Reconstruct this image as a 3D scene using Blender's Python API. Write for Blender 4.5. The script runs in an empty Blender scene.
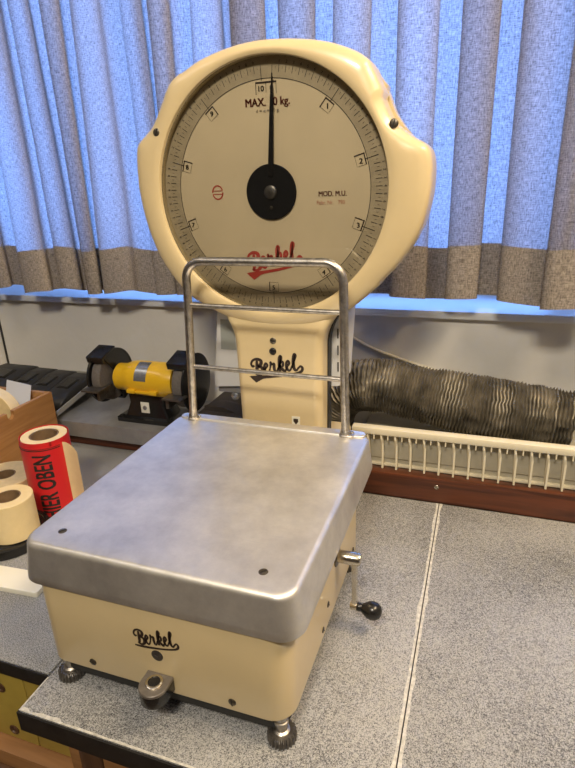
import bpy, bmesh, math, random
from math import sin, cos, pi, radians
from mathutils import Vector, Matrix, noise
random.seed(7)
scn = bpy.context.scene
COL = scn.collection

# ------------------------------------------------------------ camera
F_PX = 553.88
cam_d = bpy.data.cameras.new('camera')
cam_d.sensor_fit = 'VERTICAL'; cam_d.sensor_height = 36.0; cam_d.lens = F_PX/768*36.0
cam_d.clip_start = .02
cam = bpy.data.objects.new('camera', cam_d); COL.objects.link(cam)
RM = Matrix(((0.9442985, -0.0813759, 0.3188703), (0.3271129, 0.3381556, -0.8824103), (-0.0360209, 0.9375653, 0.3459389)))
cam.matrix_world = Matrix.Translation((0.28108, -0.35720, 0.52515)) @ RM.to_4x4()
scn.camera = cam

# ------------------------------------------------------------ world, lamps, exposure
world = bpy.data.worlds.new('sky'); scn.world = world; world.use_nodes = True
bg = world.node_tree.nodes['Background']
bg.inputs['Color'].default_value = (.18, .39, 1.0, 1); bg.inputs['Strength'].default_value = 7.6

def area(name, loc, target, size, sy, energy, color):
    l = bpy.data.lights.new(name, 'AREA'); l.shape = 'RECTANGLE'; l.size = size; l.size_y = sy
    l.energy = energy; l.color = color
    o = bpy.data.objects.new(name, l); COL.objects.link(o)
    o.location = loc
    o.rotation_euler = (Vector(target)-Vector(loc)).to_track_quat('-Z', 'Y').to_euler()
    return o
area('ceiling_lamp_right', (.95, .10, 1.5), (.1, .25, .1), .9, .25, 22, (1.0, .77, .48))
area('ceiling_lamp_front', (.25, -1.05, 1.60), (.05, .38, .4), .34, .20, 22, (1.0, .88, .70))
area('ceiling_lamp_left', (-1.0, -.35, 1.6), (-.1, .4, .1), 1.0, .25, 2.5, (1.0, .90, .78))
scn.view_settings.view_transform = 'Standard'; scn.view_settings.look = 'None'
scn.view_settings.gamma = 1.0; scn.view_settings.use_curve_mapping = False
scn.view_settings.exposure = 0.22

# ------------------------------------------------------------ materials
def mat(name, col, rough=.5, metal=0., var=0., vscale=30., bump=0., bscale=200., spec=None, stretch=None, coat=0.):
    m = bpy.data.materials.new(name); m.use_nodes = True
    nt = m.node_tree; b = nt.nodes['Principled BSDF']
    b.inputs['Base Color'].default_value = (*col, 1); b.inputs['Roughness'].default_value = rough
    b.inputs['Metallic'].default_value = metal
    if spec is not None: b.inputs['Specular IOR Level'].default_value = spec
    if coat: b.inputs['Coat Weight'].default_value = coat; b.inputs['Coat Roughness'].default_value = .12
    tc = nt.nodes.new('ShaderNodeTexCoord'); src = tc.outputs['Object']
    if stretch:
        mp = nt.nodes.new('ShaderNodeMapping'); mp.inputs['Scale'].default_value = stretch
        nt.links.new(src, mp.inputs['Vector']); src = mp.outputs['Vector']
    if var:
        n = nt.nodes.new('ShaderNodeTexNoise'); n.inputs['Scale'].default_value = vscale; n.inputs['Detail'].default_value = 5
        n.inputs['Roughness'].default_value = .65
        nt.links.new(src, n.inputs['Vector'])
        r = nt.nodes.new('ShaderNodeValToRGB')
        r.color_ramp.elements[0].position = .3; r.color_ramp.elements[1].position = .7
        r.color_ramp.elements[0].color = (*[c*(1-var) for c in col], 1)
        r.color_ramp.elements[1].color = (*[min(1, c*(1+var)) for c in col], 1)
        nt.links.new(n.outputs['Fac'], r.inputs['Fac']); nt.links.new(r.outputs['Color'], b.inputs['Base Color'])
    if bump:
        n2 = nt.nodes.new('ShaderNodeTexNoise'); n2.inputs['Scale'].default_value = bscale; n2.inputs['Detail'].default_value = 3
        nt.links.new(src, n2.inputs['Vector'])
        bp = nt.nodes.new('ShaderNodeBump'); bp.inputs['Strength'].default_value = bump; bp.inputs['Distance'].default_value = .001
        nt.links.new(n2.outputs['Fac'], bp.inputs['Height']); nt.links.new(bp.outputs['Normal'], b.inputs['Normal'])
    return m

ENAMEL = mat('cream_enamel', (.66, .53, .305), .32, var=.05, vscale=9, coat=.3)
DIAL = mat('dial_card', (.68, .56, .37), .6, var=.05, vscale=14)
RINGC = mat('dial_scale_ring', (.42, .345, .225), .6, var=.14, vscale=40)
INK = mat('black_ink', (.02, .017, .015), .5)
INKB = mat('brown_black_ink', (.03, .018, .014), .45)
RED = mat('red_ink', (.45, .05, .035), .55)
REDL = mat('faded_red_ink', (.50, .20, .12), .6)
DRED = mat('dark_red_ink', (.22, .035, .02), .55)
GREYINK = mat('faded_ink', (.17, .13, .085), .6)
BLACK = mat('black_lacquer', (.012, .012, .013), .25)
RUB = mat('black_rubber', (.018, .018, .02), .5, bump=.2, bscale=150)
CHROME = mat('nickel', (.62, .57, .48), .22, 1., var=.12, vscale=60)
STEEL = mat('worn_steel_tube', (.48, .45, .41), .38, 1., var=.35, vscale=120, bump=.3, bscale=250)
DSTEEL = mat('dark_steel', (.14, .13, .12), .42, .8, var=.3, vscale=150)
SCREW = mat('screw_steel', (.16, .14, .11), .4, .9, var=.3, vscale=300)
FRAME = mat('dark_underframe', (.02, .02, .02), .6)
IRONL = mat('level_lacquer', (.22, .20, .185), .35, .6, var=.2, vscale=90)

def aluminium():
    m = bpy.data.materials.new('worn_aluminium'); m.use_nodes = True
    nt = m.node_tree; b = nt.nodes['Principled BSDF']; L = nt.links.new
    b.inputs['Metallic'].default_value = .8
    tc = nt.nodes.new('ShaderNodeTexCoord')
    n = nt.nodes.new('ShaderNodeTexNoise'); n.inputs['Scale'].default_value = 13; n.inputs['Detail'].default_value = 8; n.inputs['Roughness'].default_value = .68
    L(tc.outputs['Object'], n.inputs['Vector'])
    r = nt.nodes.new('ShaderNodeValToRGB'); r.color_ramp.elements[0].position = .3; r.color_ramp.elements[1].position = .72
    r.color_ramp.elements[0].color = (.54, .525, .51, 1); r.color_ramp.elements[1].color = (.86, .84, .80, 1)
    L(n.outputs['Fac'], r.inputs['Fac'])
    # fine pale scratches in two directions
    acc = r.outputs['Color']
    for ang, sc in ((.5, (22, 900, 22)), (-.9, (26, 800, 26)), (1.5, (18, 700, 18))):
        mp = nt.nodes.new('ShaderNodeMapping'); mp.inputs['Rotation'].default_value = (0, 0, ang); mp.inputs['Scale'].default_value = sc
        L(tc.outputs['Object'], mp.inputs['Vector'])
        s = nt.nodes.new('ShaderNodeTexNoise'); s.inputs['Scale'].default_value = 1; s.inputs['Detail'].default_value = 2
        L(mp.outputs['Vector'], s.inputs['Vector'])
        sr = nt.nodes.new('ShaderNodeValToRGB'); sr.color_ramp.elements[0].position = .66; sr.color_ramp.elements[1].position = .74
        sr.color_ramp.elements[0].color = (0, 0, 0, 1); sr.color_ramp.elements[1].color = (.35, .35, .35, 1)
        L(s.outputs['Fac'], sr.inputs['Fac'])
        mx = nt.nodes.new('ShaderNodeMix'); mx.data_type = 'RGBA'
        L(sr.outputs['Color'], mx.inputs['Factor']); L(acc, mx.inputs[6]); mx.inputs[7].default_value = (.66, .66, .66, 1)
        acc = mx.outputs[2]
    L(acc, b.inputs['Base Color'])
    rr = nt.nodes.new('ShaderNodeMapRange'); rr.inputs[3].default_value = .36; rr.inputs[4].default_value = .52
    L(n.outputs['Fac'], rr.inputs[0]); L(rr.outputs[0], b.inputs['Roughness'])
    bp = nt.nodes.new('ShaderNodeBump'); bp.inputs['Strength'].default_value = .15; bp.inputs['Distance'].default_value = .0006
    L(n.outputs['Fac'], bp.inputs['Height']); L(bp.outputs['Normal'], b.inputs['Normal'])
    return m
ALU = aluminium()

def linoleum():
    m = bpy.data.materials.new('grey_linoleum'); m.use_nodes = True
    nt = m.node_tree; b = nt.nodes['Principled BSDF']; L = nt.links.new
    b.inputs['Roughness'].default_value = .55
    tc = nt.nodes.new('ShaderNodeTexCoord')
    accs = []
    for sc in ((480, 1200, 500), (1200, 480, 500)):
        mp = nt.nodes.new('ShaderNodeMapping'); mp.inputs['Scale'].default_value = sc
        L(tc.outputs['Object'], mp.inputs['Vector'])
        n = nt.nodes.new('ShaderNodeTexNoise'); n.inputs['Scale'].default_value = 1; n.inputs['Detail'].default_value = 2; n.inputs['Roughness'].default_value = .8
        L(mp.outputs['Vector'], n.inputs['Vector']); accs.append(n.outputs['Fac'])
    mn = nt.nodes.new('ShaderNodeMath'); mn.operation = 'MINIMUM'; L(accs[0], mn.inputs[0]); L(accs[1], mn.inputs[1])
    big = nt.nodes.new('ShaderNodeTexNoise'); big.inputs['Scale'].default_value = 7; big.inputs['Detail'].default_value = 5
    L(tc.outputs['Object'], big.inputs['Vector'])
    ad = nt.nodes.new('ShaderNodeMath'); ad.operation = 'MULTIPLY_ADD'; L(big.outputs['Fac'], ad.inputs[0]); ad.inputs[1].default_value = .16; L(mn.outputs[0], ad.inputs[2])
    r = nt.nodes.new('ShaderNodeValToRGB'); e = r.color_ramp.elements
    e[0].position = .43; e[0].color = (.03, .03, .034, 1); e[1].position = .58; e[1].color = (.41, .41, .41, 1)
    x = e.new(.5); x.color = (.165, .17, .18, 1)
    L(ad.outputs[0], r.inputs['Fac']); L(r.outputs['Color'], b.inputs['Base Color'])
    return m
LINO = linoleum()

def wood(name, c1, c2, axis='x', rough=.45, scale=1.):
    m = bpy.data.materials.new(name); m.use_nodes = True
    nt = m.node_tree; b = nt.nodes['Principled BSDF']; L = nt.links.new
    b.inputs['Roughness'].default_value = rough
    tc = nt.nodes.new('ShaderNodeTexCoord'); mp = nt.nodes.new('ShaderNodeMapping')
    s = {'x': (4, 60, 60), 'y': (60, 4, 60), 'z': (60, 60, 4)}[axis]
    mp.inputs['Scale'].default_value = [v*scale for v in s]
    L(tc.outputs['Object'], mp.inputs['Vector'])
    n = nt.nodes.new('ShaderNodeTexNoise'); n.inputs['Scale'].default_value = 1; n.inputs['Detail'].default_value = 6; n.inputs['Distortion'].default_value = 1.2
    L(mp.outputs['Vector'], n.inputs['Vector'])
    r = nt.nodes.new('ShaderNodeValToRGB'); r.color_ramp.elements[0].position = .32; r.color_ramp.elements[1].position = .68
    r.color_ramp.elements[0].color = (*c1, 1); r.color_ramp.elements[1].color = (*c2, 1)
    L(n.outputs['Fac'], r.inputs['Fac']); L(r.outputs['Color'], b.inputs['Base Color'])
    return m
LEDGEW = wood('dark_red_wood', (.035, .011, .006), (.13, .036, .014), 'x', .35)
BOXW = wood('box_wood', (.30, .14, .045), (.45, .23, .08), 'y', .5)
DARKW = wood('dark_brown_wood', (.07, .035, .018), (.12, .06, .03), 'z', .5)
MIDW = wood('brown_wood', (.25, .12, .045), (.36, .18, .07), 'x', .5)
YELP = mat('yellow_paint', (.42, .31, .06), .45, var=.12, vscale=14)
ROOMD = mat('darkened_unseen_wall', (.16, .13, .10), .8)  # unseen walls, toned dark so that front faces pick up less light
WALLM = mat('white_wall_paint', (.66, .64, .60), .7, var=.05, vscale=5, bump=.6, bscale=55)
CEILM = mat('ceiling_paint', (.7, .68, .64), .9)
FLOORM = mat('brown_floor', (.10, .06, .035), .6, var=.3, vscale=8)
SILLM = mat('white_sill_paint', (.62, .63, .64), .4, var=.04, vscale=12)
GALV = mat('grey_sheet_metal', (.34, .34, .345), .42, .55, var=.15, vscale=25)
RADM = mat('radiator_cream', (.74, .68, .52), .45, var=.05, vscale=20)
RADD = mat('radiator_inner', (.40, .37, .29), .6, var=.15, vscale=20)
HOSEM = mat('aluminium_hose', (.19, .17, .135), .55, .5, var=.6, vscale=28, bump=.5, bscale=120)
CABLEM = mat('cream_cable', (.60, .55, .44), .5)
PLAS = mat('white_plastic', (.62, .62, .62), .4, var=.04, vscale=9)
PAPER = mat('cream_label_paper', (.76, .61, .34), .7, var=.06, vscale=30)
PAPERE = mat('label_roll_edge', (.62, .48, .25), .7, var=.12, vscale=60)
CORE = mat('cardboard_core', (.18, .11, .055), .85, var=.2, vscale=60)
WHITEP = mat('white_paper', (.66, .68, .76), .8)
REDP = mat('red_label', (.60, .018, .022), .4)
YELM = mat('yellow_machine_paint', (.80, .48, .02), .28, var=.04, vscale=30, coat=.4)
GWHEEL = mat('grinding_stone', (.13, .115, .105), .9, var=.2, vscale=200, bump=.4, bscale=400)
PLATE = mat('metal_plate', (.50, .52, .55), .25, .8, var=.2, vscale=140)
BOARD = mat('ivory_board', (.80, .78, .68), .5)
EDGE = mat('black_edge_band', (.015, .014, .014), .4, var=.4, vscale=60, bump=.4, bscale=60)
WORN = mat('worn_pale_edge', (.52, .51, .48), .7, var=.35, vscale=150)

def glass():
    m = bpy.data.materials.new('thin_glass'); m.use_nodes = True
    nt = m.node_tree; nt.nodes.clear(); L = nt.links.new
    o = nt.nodes.new('ShaderNodeOutputMaterial'); t = nt.nodes.new('ShaderNodeBsdfTransparent'); g = nt.nodes.new('ShaderNodeBsdfGlossy')
    t.inputs[0].default_value = (.97, .97, .96, 1); g.inputs['Roughness'].default_value = .02
    f = nt.nodes.new('ShaderNodeFresnel'); f.inputs[0].default_value = 1.45
    mx = nt.nodes.new('ShaderNodeMixShader'); L(f.outputs[0], mx.inputs[0]); L(t.outputs[0], mx.inputs[1]); L(g.outputs[0], mx.inputs[2]); L(mx.outputs[0], o.inputs[0])
    return m
GLASS = glass()

def cloth(name, base, trans, mixf):
    m = bpy.data.materials.new(name); m.use_nodes = True
    nt = m.node_tree; nt.nodes.clear(); L = nt.links.new
    o = nt.nodes.new('ShaderNodeOutputMaterial'); d = nt.nodes.new('ShaderNodeBsdfDiffuse'); t = nt.nodes.new('ShaderNodeBsdfTranslucent')
    uv = nt.nodes.new('ShaderNodeUVMap')
    facs = []
    for sc in ((260, 1500, 1), (1500, 200, 1)):
        mp = nt.nodes.new('ShaderNodeMapping'); mp.inputs['Scale'].default_value = sc; L(uv.outputs[0], mp.inputs[0])
        n = nt.nodes.new('ShaderNodeTexNoise'); n.inputs['Scale'].default_value = .6; n.inputs['Detail'].default_value = 3; n.inputs['Roughness'].default_value = .7
        L(mp.outputs[0], n.inputs['Vector']); facs.append(n.outputs['Fac'])
    ad = nt.nodes.new('ShaderNodeMath'); ad.operation = 'ADD'; L(facs[0], ad.inputs[0]); L(facs[1], ad.inputs[1])
    mr = nt.nodes.new('ShaderNodeMapRange'); mr.inputs[1].default_value = .75; mr.inputs[2].default_value = 1.25; mr.inputs[3].default_value = .42; mr.inputs[4].default_value = 1.5
    L(ad.outputs[0], mr.inputs[0])
    for sh, c in ((d, base), (t, trans)):
        v = nt.nodes.new('ShaderNodeVectorMath'); v.operation = 'SCALE'; v.inputs[0].default_value = c; L(mr.outputs[0], v.inputs['Scale']); L(v.outputs[0], sh.inputs['Color'])
    mx = nt.nodes.new('ShaderNodeMixShader'); mx.inputs[0].default_value = mixf
    L(d.outputs[0], mx.inputs[1]); L(t.outputs[0], mx.inputs[2]); L(mx.outputs[0], o.inputs[0])
    return m
CURT = cloth('linen_curtain', (.33, .30, .295), (.56, .56, .60), .5)
HEM = cloth('linen_hem', (.36, .315, .28), (.30, .28, .26), .25)

# ------------------------------------------------------------ helpers
def link(name, bm, m, parent=None, smooth=40, mats=None, recentre=True):
    bmesh.ops.remove_doubles(bm, verts=bm.verts, dist=1e-6)
    bmesh.ops.recalc_face_normals(bm, faces=bm.faces)
    me = bpy.data.meshes.new(name)
    loc = Vector((0, 0, 0))
    if recentre and bm.verts:
        xs = [v.co for v in bm.verts]
        lo = Vector([min(c[i] for c in xs) for i in range(3)]); hi = Vector([max(c[i] for c in xs) for i in range(3)])
        loc = Vector(((lo.x+hi.x)/2, (lo.y+hi.y)/2, lo.z))
        bmesh.ops.translate(bm, verts=bm.verts, vec=-loc)
    bm.to_mesh(me); bm.free()
    for mm in (mats or [m]): me.materials.append(mm)
    if smooth:
        me.polygons.foreach_set('use_smooth', [True]*len(me.polygons))
        try: me.set_sharp_from_angle(angle=radians(smooth))
        except Exception: pass
    o = bpy.data.objects.new(name, me); COL.objects.link(o); o.location = loc
    if parent is not None:
        o.parent = parent
        # world position of the parent chain (translations only)
        w = Vector((0, 0, 0)); p = parent
        while p is not None: w += p.location; p = p.parent
        o.location = loc - w
    return o

def tag(o, label=None, cat=None, group=None, kind=None):
    if label: o['label'] = label
    if cat: o['category'] = cat
    if group: o['group'] = group
    if kind: o['kind'] = kind
    return o
def thing(name, label, cat, loc, group=None):
    o = bpy.data.objects.new(name, None); COL.objects.link(o); o.location = loc; o.empty_display_size = .03
    return tag(o, label, cat, group)
def struct(name, bm, m, parent=None, **k):
    o = link(name, bm, m, parent, **k); 
    if parent is None: o['kind'] = 'structure'
    return o
BM = bmesh.new

def box(bm, x0, x1, y0, y1, z0, z1, bev=0., seg=2, M=None, mi=0):
    r = bmesh.ops.create_cube(bm, size=1.0); vs = r['verts']
    for v in vs:
        v.co = Vector((x0+(v.co.x+.5)*(x1-x0), y0+(v.co.y+.5)*(y1-y0), z0+(v.co.z+.5)*(z1-z0)))
    fs = {f for v in vs for f in v.link_faces}
    for f in fs: f.material_index = mi
    if bev:
        es = list({e for v in vs for e in v.link_edges})
        g = bmesh.ops.bevel(bm, geom=es, offset=bev, segments=seg, affect='EDGES', profile=.6)
        vs = list({v for f in g['faces'] for v in f.verts} | {v for v in vs if v.is_valid})
    if M is not None:
        for v in vs: v.co = M @ v.co
    return vs
def loft(bm, rings, cap0=True, cap1=True, mi=0, closed=True):
    R = [[bm.verts.new(p) for p in r] for r in rings]
    n = len(R[0])
    for a, b in zip(R, R[1:]):
        for i in range(n if closed else n-1):
            f = bm.faces.new((a[i], a[(i+1) % n], b[(i+1) % n], b[i])); f.material_index = mi
    if cap0: bm.faces.new(R[0][::-1]).material_index = mi
    if cap1: bm.faces.new(R[-1]).material_index = mi
    return R
def rrect(x0, x1, y0, y1, r, n=8):
    pts = []
    for cx, cy, a0 in ((x1-r, y0+r, -pi/2), (x1-r, y1-r, 0), (x0+r, y1-r, pi/2), (x0+r, y0+r, pi)):
        for k in range(n+1):
            a = a0 + k/n*pi/2; pts.append((cx+r*cos(a), cy+r*sin(a)))
    return pts
def rbox(bm, x0, x1, y0, y1, z0, z1, r, bt=.004, bb=.001, n=8, seg=4):
    rings = []
    def ring(ins, z): return [(x, y, z) for x, y in rrect(x0+ins, x1-ins, y0+ins, y1-ins, max(r-ins, .0005), n)]
    for k in range(seg+1):
        a = k/seg*pi/2; rings.append(ring(bb*(1-sin(a)), z0+bb*(1-cos(a))))
    for k in range(seg+1):
        a = k/seg*pi/2; rings.append(ring(bt*(1-cos(a)), z1-bt+bt*sin(a)))
    loft(bm, rings)
def frame_axes(d):
    d = Vector(d).normalized(); up = Vector((0, 0, 1)) if abs(d.z) < .95 else Vector((0, 1, 0))
    a = d.cross(up).normalized(); b = a.cross(d).normalized(); return a, b
def lathe(bm, prof, origin, axis, n=24, cap0=True, cap1=True, mi=0):
    """prof: (radius, distance along axis)"""
    o = Vector(origin); d = Vector(axis).normalized(); a, b = frame_axes(d)
    rings = [[o + d*t + (a*cos(2*pi*i/n)+b*sin(2*pi*i/n))*max(r, 1e-5) for i in range(n)] for r, t in prof]
    loft(bm, rings, cap0, cap1, mi)
def tube(bm, pts, r, n=12, closed=False, cap=True, mi=0, rfun=None):
    pts = [Vector(p) for p in pts]; m = len(pts); rings = []
    prev = None
    for i, p in enumerate(pts):
        if closed: t = pts[(i+1) % m]-pts[i-1]
        else: t = pts[min(i+1, m-1)]-pts[max(i-1, 0)]
        t.normalize()
        if prev is None: a, b = frame_axes(t)
        else:
            a = prev - t*prev.dot(t); a.normalize(); b = t.cross(a)
            b = -b if False else b
        prev = a; b = t.cross(a)
        rr = rfun(i) if rfun else r
        rings.append([p+(a*cos(2*pi*k/n)+b*sin(2*pi*k/n))*rr for k in range(n)])
    if closed: rings.append(rings[0])
    loft(bm, rings, cap and not closed, cap and not closed, mi)
def catmull(pts, n=8, closed=False):
    P = [Vector(p) for p in pts]; m = len(P); out = []
    rng = range(m) if closed else range(m-1)
    for i in rng:
        p0 = P[(i-1) % m] if closed or i else P[0]*2-P[1]
        p1 = P[i]; p2 = P[(i+1) % m]
        p3 = P[(i+2) % m] if closed or i+2 < m else P[-1]*2-P[-2]
        for k in range(n):
            t = k/n
            out.append(.5*((2*p1)+(-p0+p2)*t+(2*p0-5*p1+4*p2-p3)*t*t+(-p0+3*p1-3*p2+p3)*t**3))
    if not closed: out.append(P[-1])
    return out
def gear(bm, c, z0, z1, r, teeth=22, depth=.0017, chamf=.002):
    n = teeth*4; rings = []
    def ring(z, ins):
        return [Vector((c[0]+cos(2*pi*i/n)*(r-ins-(depth if i % 4 in (2, 3) else 0)), c[1]+sin(2*pi*i/n)*(r-ins-(depth if i % 4 in (2, 3) else 0)), z)) for i in range(n)]
    loft(bm, [ring(z0, chamf*.5), ring(z0+chamf*.5, 0), ring(z1-chamf, 0), ring(z1, chamf)])
def slot_screw(bm, c, d, r, ang=.6):
    """domed slotted screw head: c on the surface, d outward"""
    d = Vector(d).normalized(); a, b = frame_axes(d)
    lathe(bm, [(r, -.0005), (r, .0004), (r*.8, .0011), (r*.3, .0014), (0, .0014)], c, d, 18)
    u = a*cos(ang)+b*sin(ang); w = d.cross(u)
    M = Matrix((u, w, d)).transposed().to_4x4(); M.translation = Vector(c)
    box(bm, -r*.85, r*.85, -r*.13, r*.13, .0009, .0017, M=M, mi=1)

_font_cache = {}
def text_mesh(s, size, align='CENTER', depth=.0):
    cu = bpy.data.curves.new('lettering', 'FONT'); cu.body = s; cu.size = size; cu.align_x = align; cu.align_y = 'CENTER'
    cu.extrude = depth; cu.resolution_u = 3
    o = bpy.data.objects.new('lettering', cu); COL.objects.link(o)
    me = bpy.data.meshes.new_from_object(o)
    bpy.data.objects.remove(o); bpy.data.curves.remove(cu)
    return me
def text_into(bm, s, size, M, align='CENTER', sx=1., bold=0.):
    me = text_mesh(s, size, align, .0001)
    offs = [0.] if not bold else [-bold, 0., bold]
    for of in offs:
        t = BM(); t.from_mesh(me)
        for v in t.verts: v.co = M @ Vector((v.co.x*sx+of, v.co.y, v.co.z))
        tmp = bpy.data.meshes.new('tmp'); t.to_mesh(tmp); t.free(); bm.from_mesh(tmp); bpy.data.meshes.remove(tmp)
    bpy.data.meshes.remove(me)
def plane_front(x, y, z, roll=0.):
    """matrix of a sheet facing -y, text upright along +z"""
    return Matrix.Translation((x, y, z)) @ Matrix.Rotation(roll, 4, 'Y') @ Matrix.Rotation(pi/2, 4, 'X')

SCRIPT = [
 [(.30,.62,.05),(.12,.60,.07),(.06,.78,.06),(.26,.98,.06),(.62,1.03,.07),(.90,.88,.09),(.80,.64,.09),(.52,.54,.05)],
 [(.56,.54,.05),(.86,.42,.09),(.86,.16,.10),(.60,.0,.07),(.30,.05,.06),(.22,.16,.05)],
 [(.58,.94,.06),(.50,.62,.09),(.40,.28,.09),(.30,.06,.05)],
 [(.95,.16,.04),(1.16,.28,.04),(1.34,.42,.06),(1.26,.54,.05),(1.10,.42,.07),(1.04,.18,.08),(1.16,.03,.06),(1.34,.08,.05),(1.52,.26,.04)],
 [(1.50,.24,.04),(1.62,.44,.06),(1.66,.56,.06),(1.72,.44,.05),(1.90,.46,.07),(1.84,.26,.08),(1.86,.06,.07),(2.0,.06,.05),(2.16,.24,.04)],
 [(2.12,.20,.04),(2.38,.56,.05),(2.58,.92,.07),(2.52,1.04,.06),(2.40,.84,.08),(2.30,.42,.09),(2.24,.02,.08)],
 [(2.28,.24,.05),(2.46,.50,.06),(2.62,.48,.07),(2.56,.30,.06),(2.38,.26,.05),(2.50,.12,.08),(2.62,.01,.07),(2.78,.12,.04)],
 [(2.74,.10,.04),(2.92,.24,.04),(3.12,.40,.06),(3.06,.53,.05),(2.90,.42,.07),(2.84,.18,.08),(2.96,.03,.06),(3.12,.08,.05),(3.30,.26,.04)],
 [(3.26,.20,.04),(3.50,.56,.05),(3.72,.92,.07),(3.66,1.04,.06),(3.54,.84,.08),(3.42,.42,.09),(3.42,.10,.08),(3.56,.0,.06),(3.76,.14,.05),(3.96,.22,.06),(4.06,.08,.07),(3.92,-.10,.07),(3.5,-.20,.06),(2.6,-.24,.06),(1.6,-.22,.07),(.6,-.17,.08),(-.22,-.08,.05)],
]
for _i in (3, 4, 6, 7): SCRIPT[_i] = [(x, y*1.28 if 'k' and y < .62 else y, w) for x, y, w in SCRIPT[_i]]
def script_word(M, s, sy=1.25, wide=1., tail=0.):
    bm = BM()
    for st in SCRIPT:
        pts = catmull(st, 6); n = len(pts); L, R = [], []
        for i, p in enumerate(pts):
            t = pts[min(i+1, n-1)]-pts[max(i-1, 0)]; t = Vector((t.x, t.y*sy)).normalized()
            w = p.z*wide; nn = Vector((-t.y, t.x))*w
            c = Vector(((p.x-1.92)*s, (p.y-.4)*sy*s))
            L.append(M @ Vector((c.x+nn.x*s, c.y+nn.y*s, .0002))); R.append(M @ Vector((c.x-nn.x*s, c.y-nn.y*s, .0002)))
        lv = [bm.verts.new(v) for v in L]; rv = [bm.verts.new(v) for v in R]
        for i in range(n-1): bm.faces.new((lv[i], lv[i+1], rv[i+1], rv[i]))
    if tail:
        pts = [(-.35, -.02), (.1, -.5), (.75, -.30), (1.9, -.26), (.7, -.16)]
        bm.faces.new([bm.verts.new(M @ Vector(((x-1.92)*s, (y-.4)*sy*s, .0003))) for x, y in pts])
    return bm

# ============================================================ THE SETTING
YW = .69
# back wall with a window opening
WX0, WX1, WZ0, WZ1 = -1.25, 1.25, .274, 1.35
bm = BM()
box(bm, -2.2, 2.2, YW, YW+.25, -.80, WZ0)
box(bm, -2.2, 2.2, YW, YW+.25, WZ1, 1.75)
box(bm, -2.2, WX0, YW, YW+.25, WZ0, WZ1)
box(bm, WX1, 2.2, YW, YW+.25, WZ0, WZ1)
struct('wall_back', bm, WALLM, smooth=0)
bm = BM(); box(bm, -2.3, -2.2, -2.6, YW+.25, -.8, 1.75); struct('wall_left', bm, ROOMD, smooth=0)
bm = BM(); box(bm, 2.2, 2.3, -2.6, YW+.25, -.8, 1.75); struct('wall_right', bm, WALLM, smooth=0)
bm = BM(); box(bm, -2.3, 2.3, -2.7, -2.6, -.8, 1.75); struct('wall_front', bm, ROOMD, smooth=0)
bm = BM(); box(bm, -2.3, 2.3, -2.7, YW+.25, -.9, -.8); struct('floor', bm, FLOORM, smooth=0)
bm = BM(); box(bm, -2.3, 2.3, -2.7, YW+.25, 1.75, 1.85); struct('ceiling', bm, CEILM, smooth=0)
# wall panel at the far left, standing proud of the wall
bm = BM(); box(bm, -1.25, -.862, YW-.022, YW, -.1, .262, .002); struct('trim_1', bm, WALLM)
bm = BM(); box(bm, -.8618, -.8588, YW-.004, YW, -.1, .262); struct('trim_4', bm, FRAME, smooth=0)
bm = BM(); box(bm, WX0+.001, WX1-.001, YW-.014, YW+.16, .2745, .289, .003)
struct('trim_2', bm, SILLM)
# window behind the curtains
bm = BM()
for a in ((WX0, WX1, .289, .308), (WX0, WX1, 1.30, 1.35)): box(bm, a[0], a[1], YW+.165, YW+.21, a[2], a[3], .003)
for x in (WX0, -.42, .42, WX1-.05): box(bm, x, x+.05, YW+.167, YW+.208, .305, 1.305, .003)
win = struct('window_1', bm, SILLM)
bm = BM(); box(bm, WX0+.01, WX1-.01, YW+.185, YW+.189, .30, 1.32); link('window_pane', bm, GLASS, win, smooth=0)

# wooden ledge along the back of the bench
bm = BM(); box(bm, .02, 1.6, .4896, .512, 0, .0455, .0015)
box(bm, -1.6, .02, .5225, .532, 0, .0245, .001)
led = struct('trim_3', bm, LEDGEW)
bm = BM(); slot_screw(bm, (.2346, .4896, .030), (0, -1, 0), .0038); link('ledge_screw', bm, CHROME, led, mats=[CHROME, INK])

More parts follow.
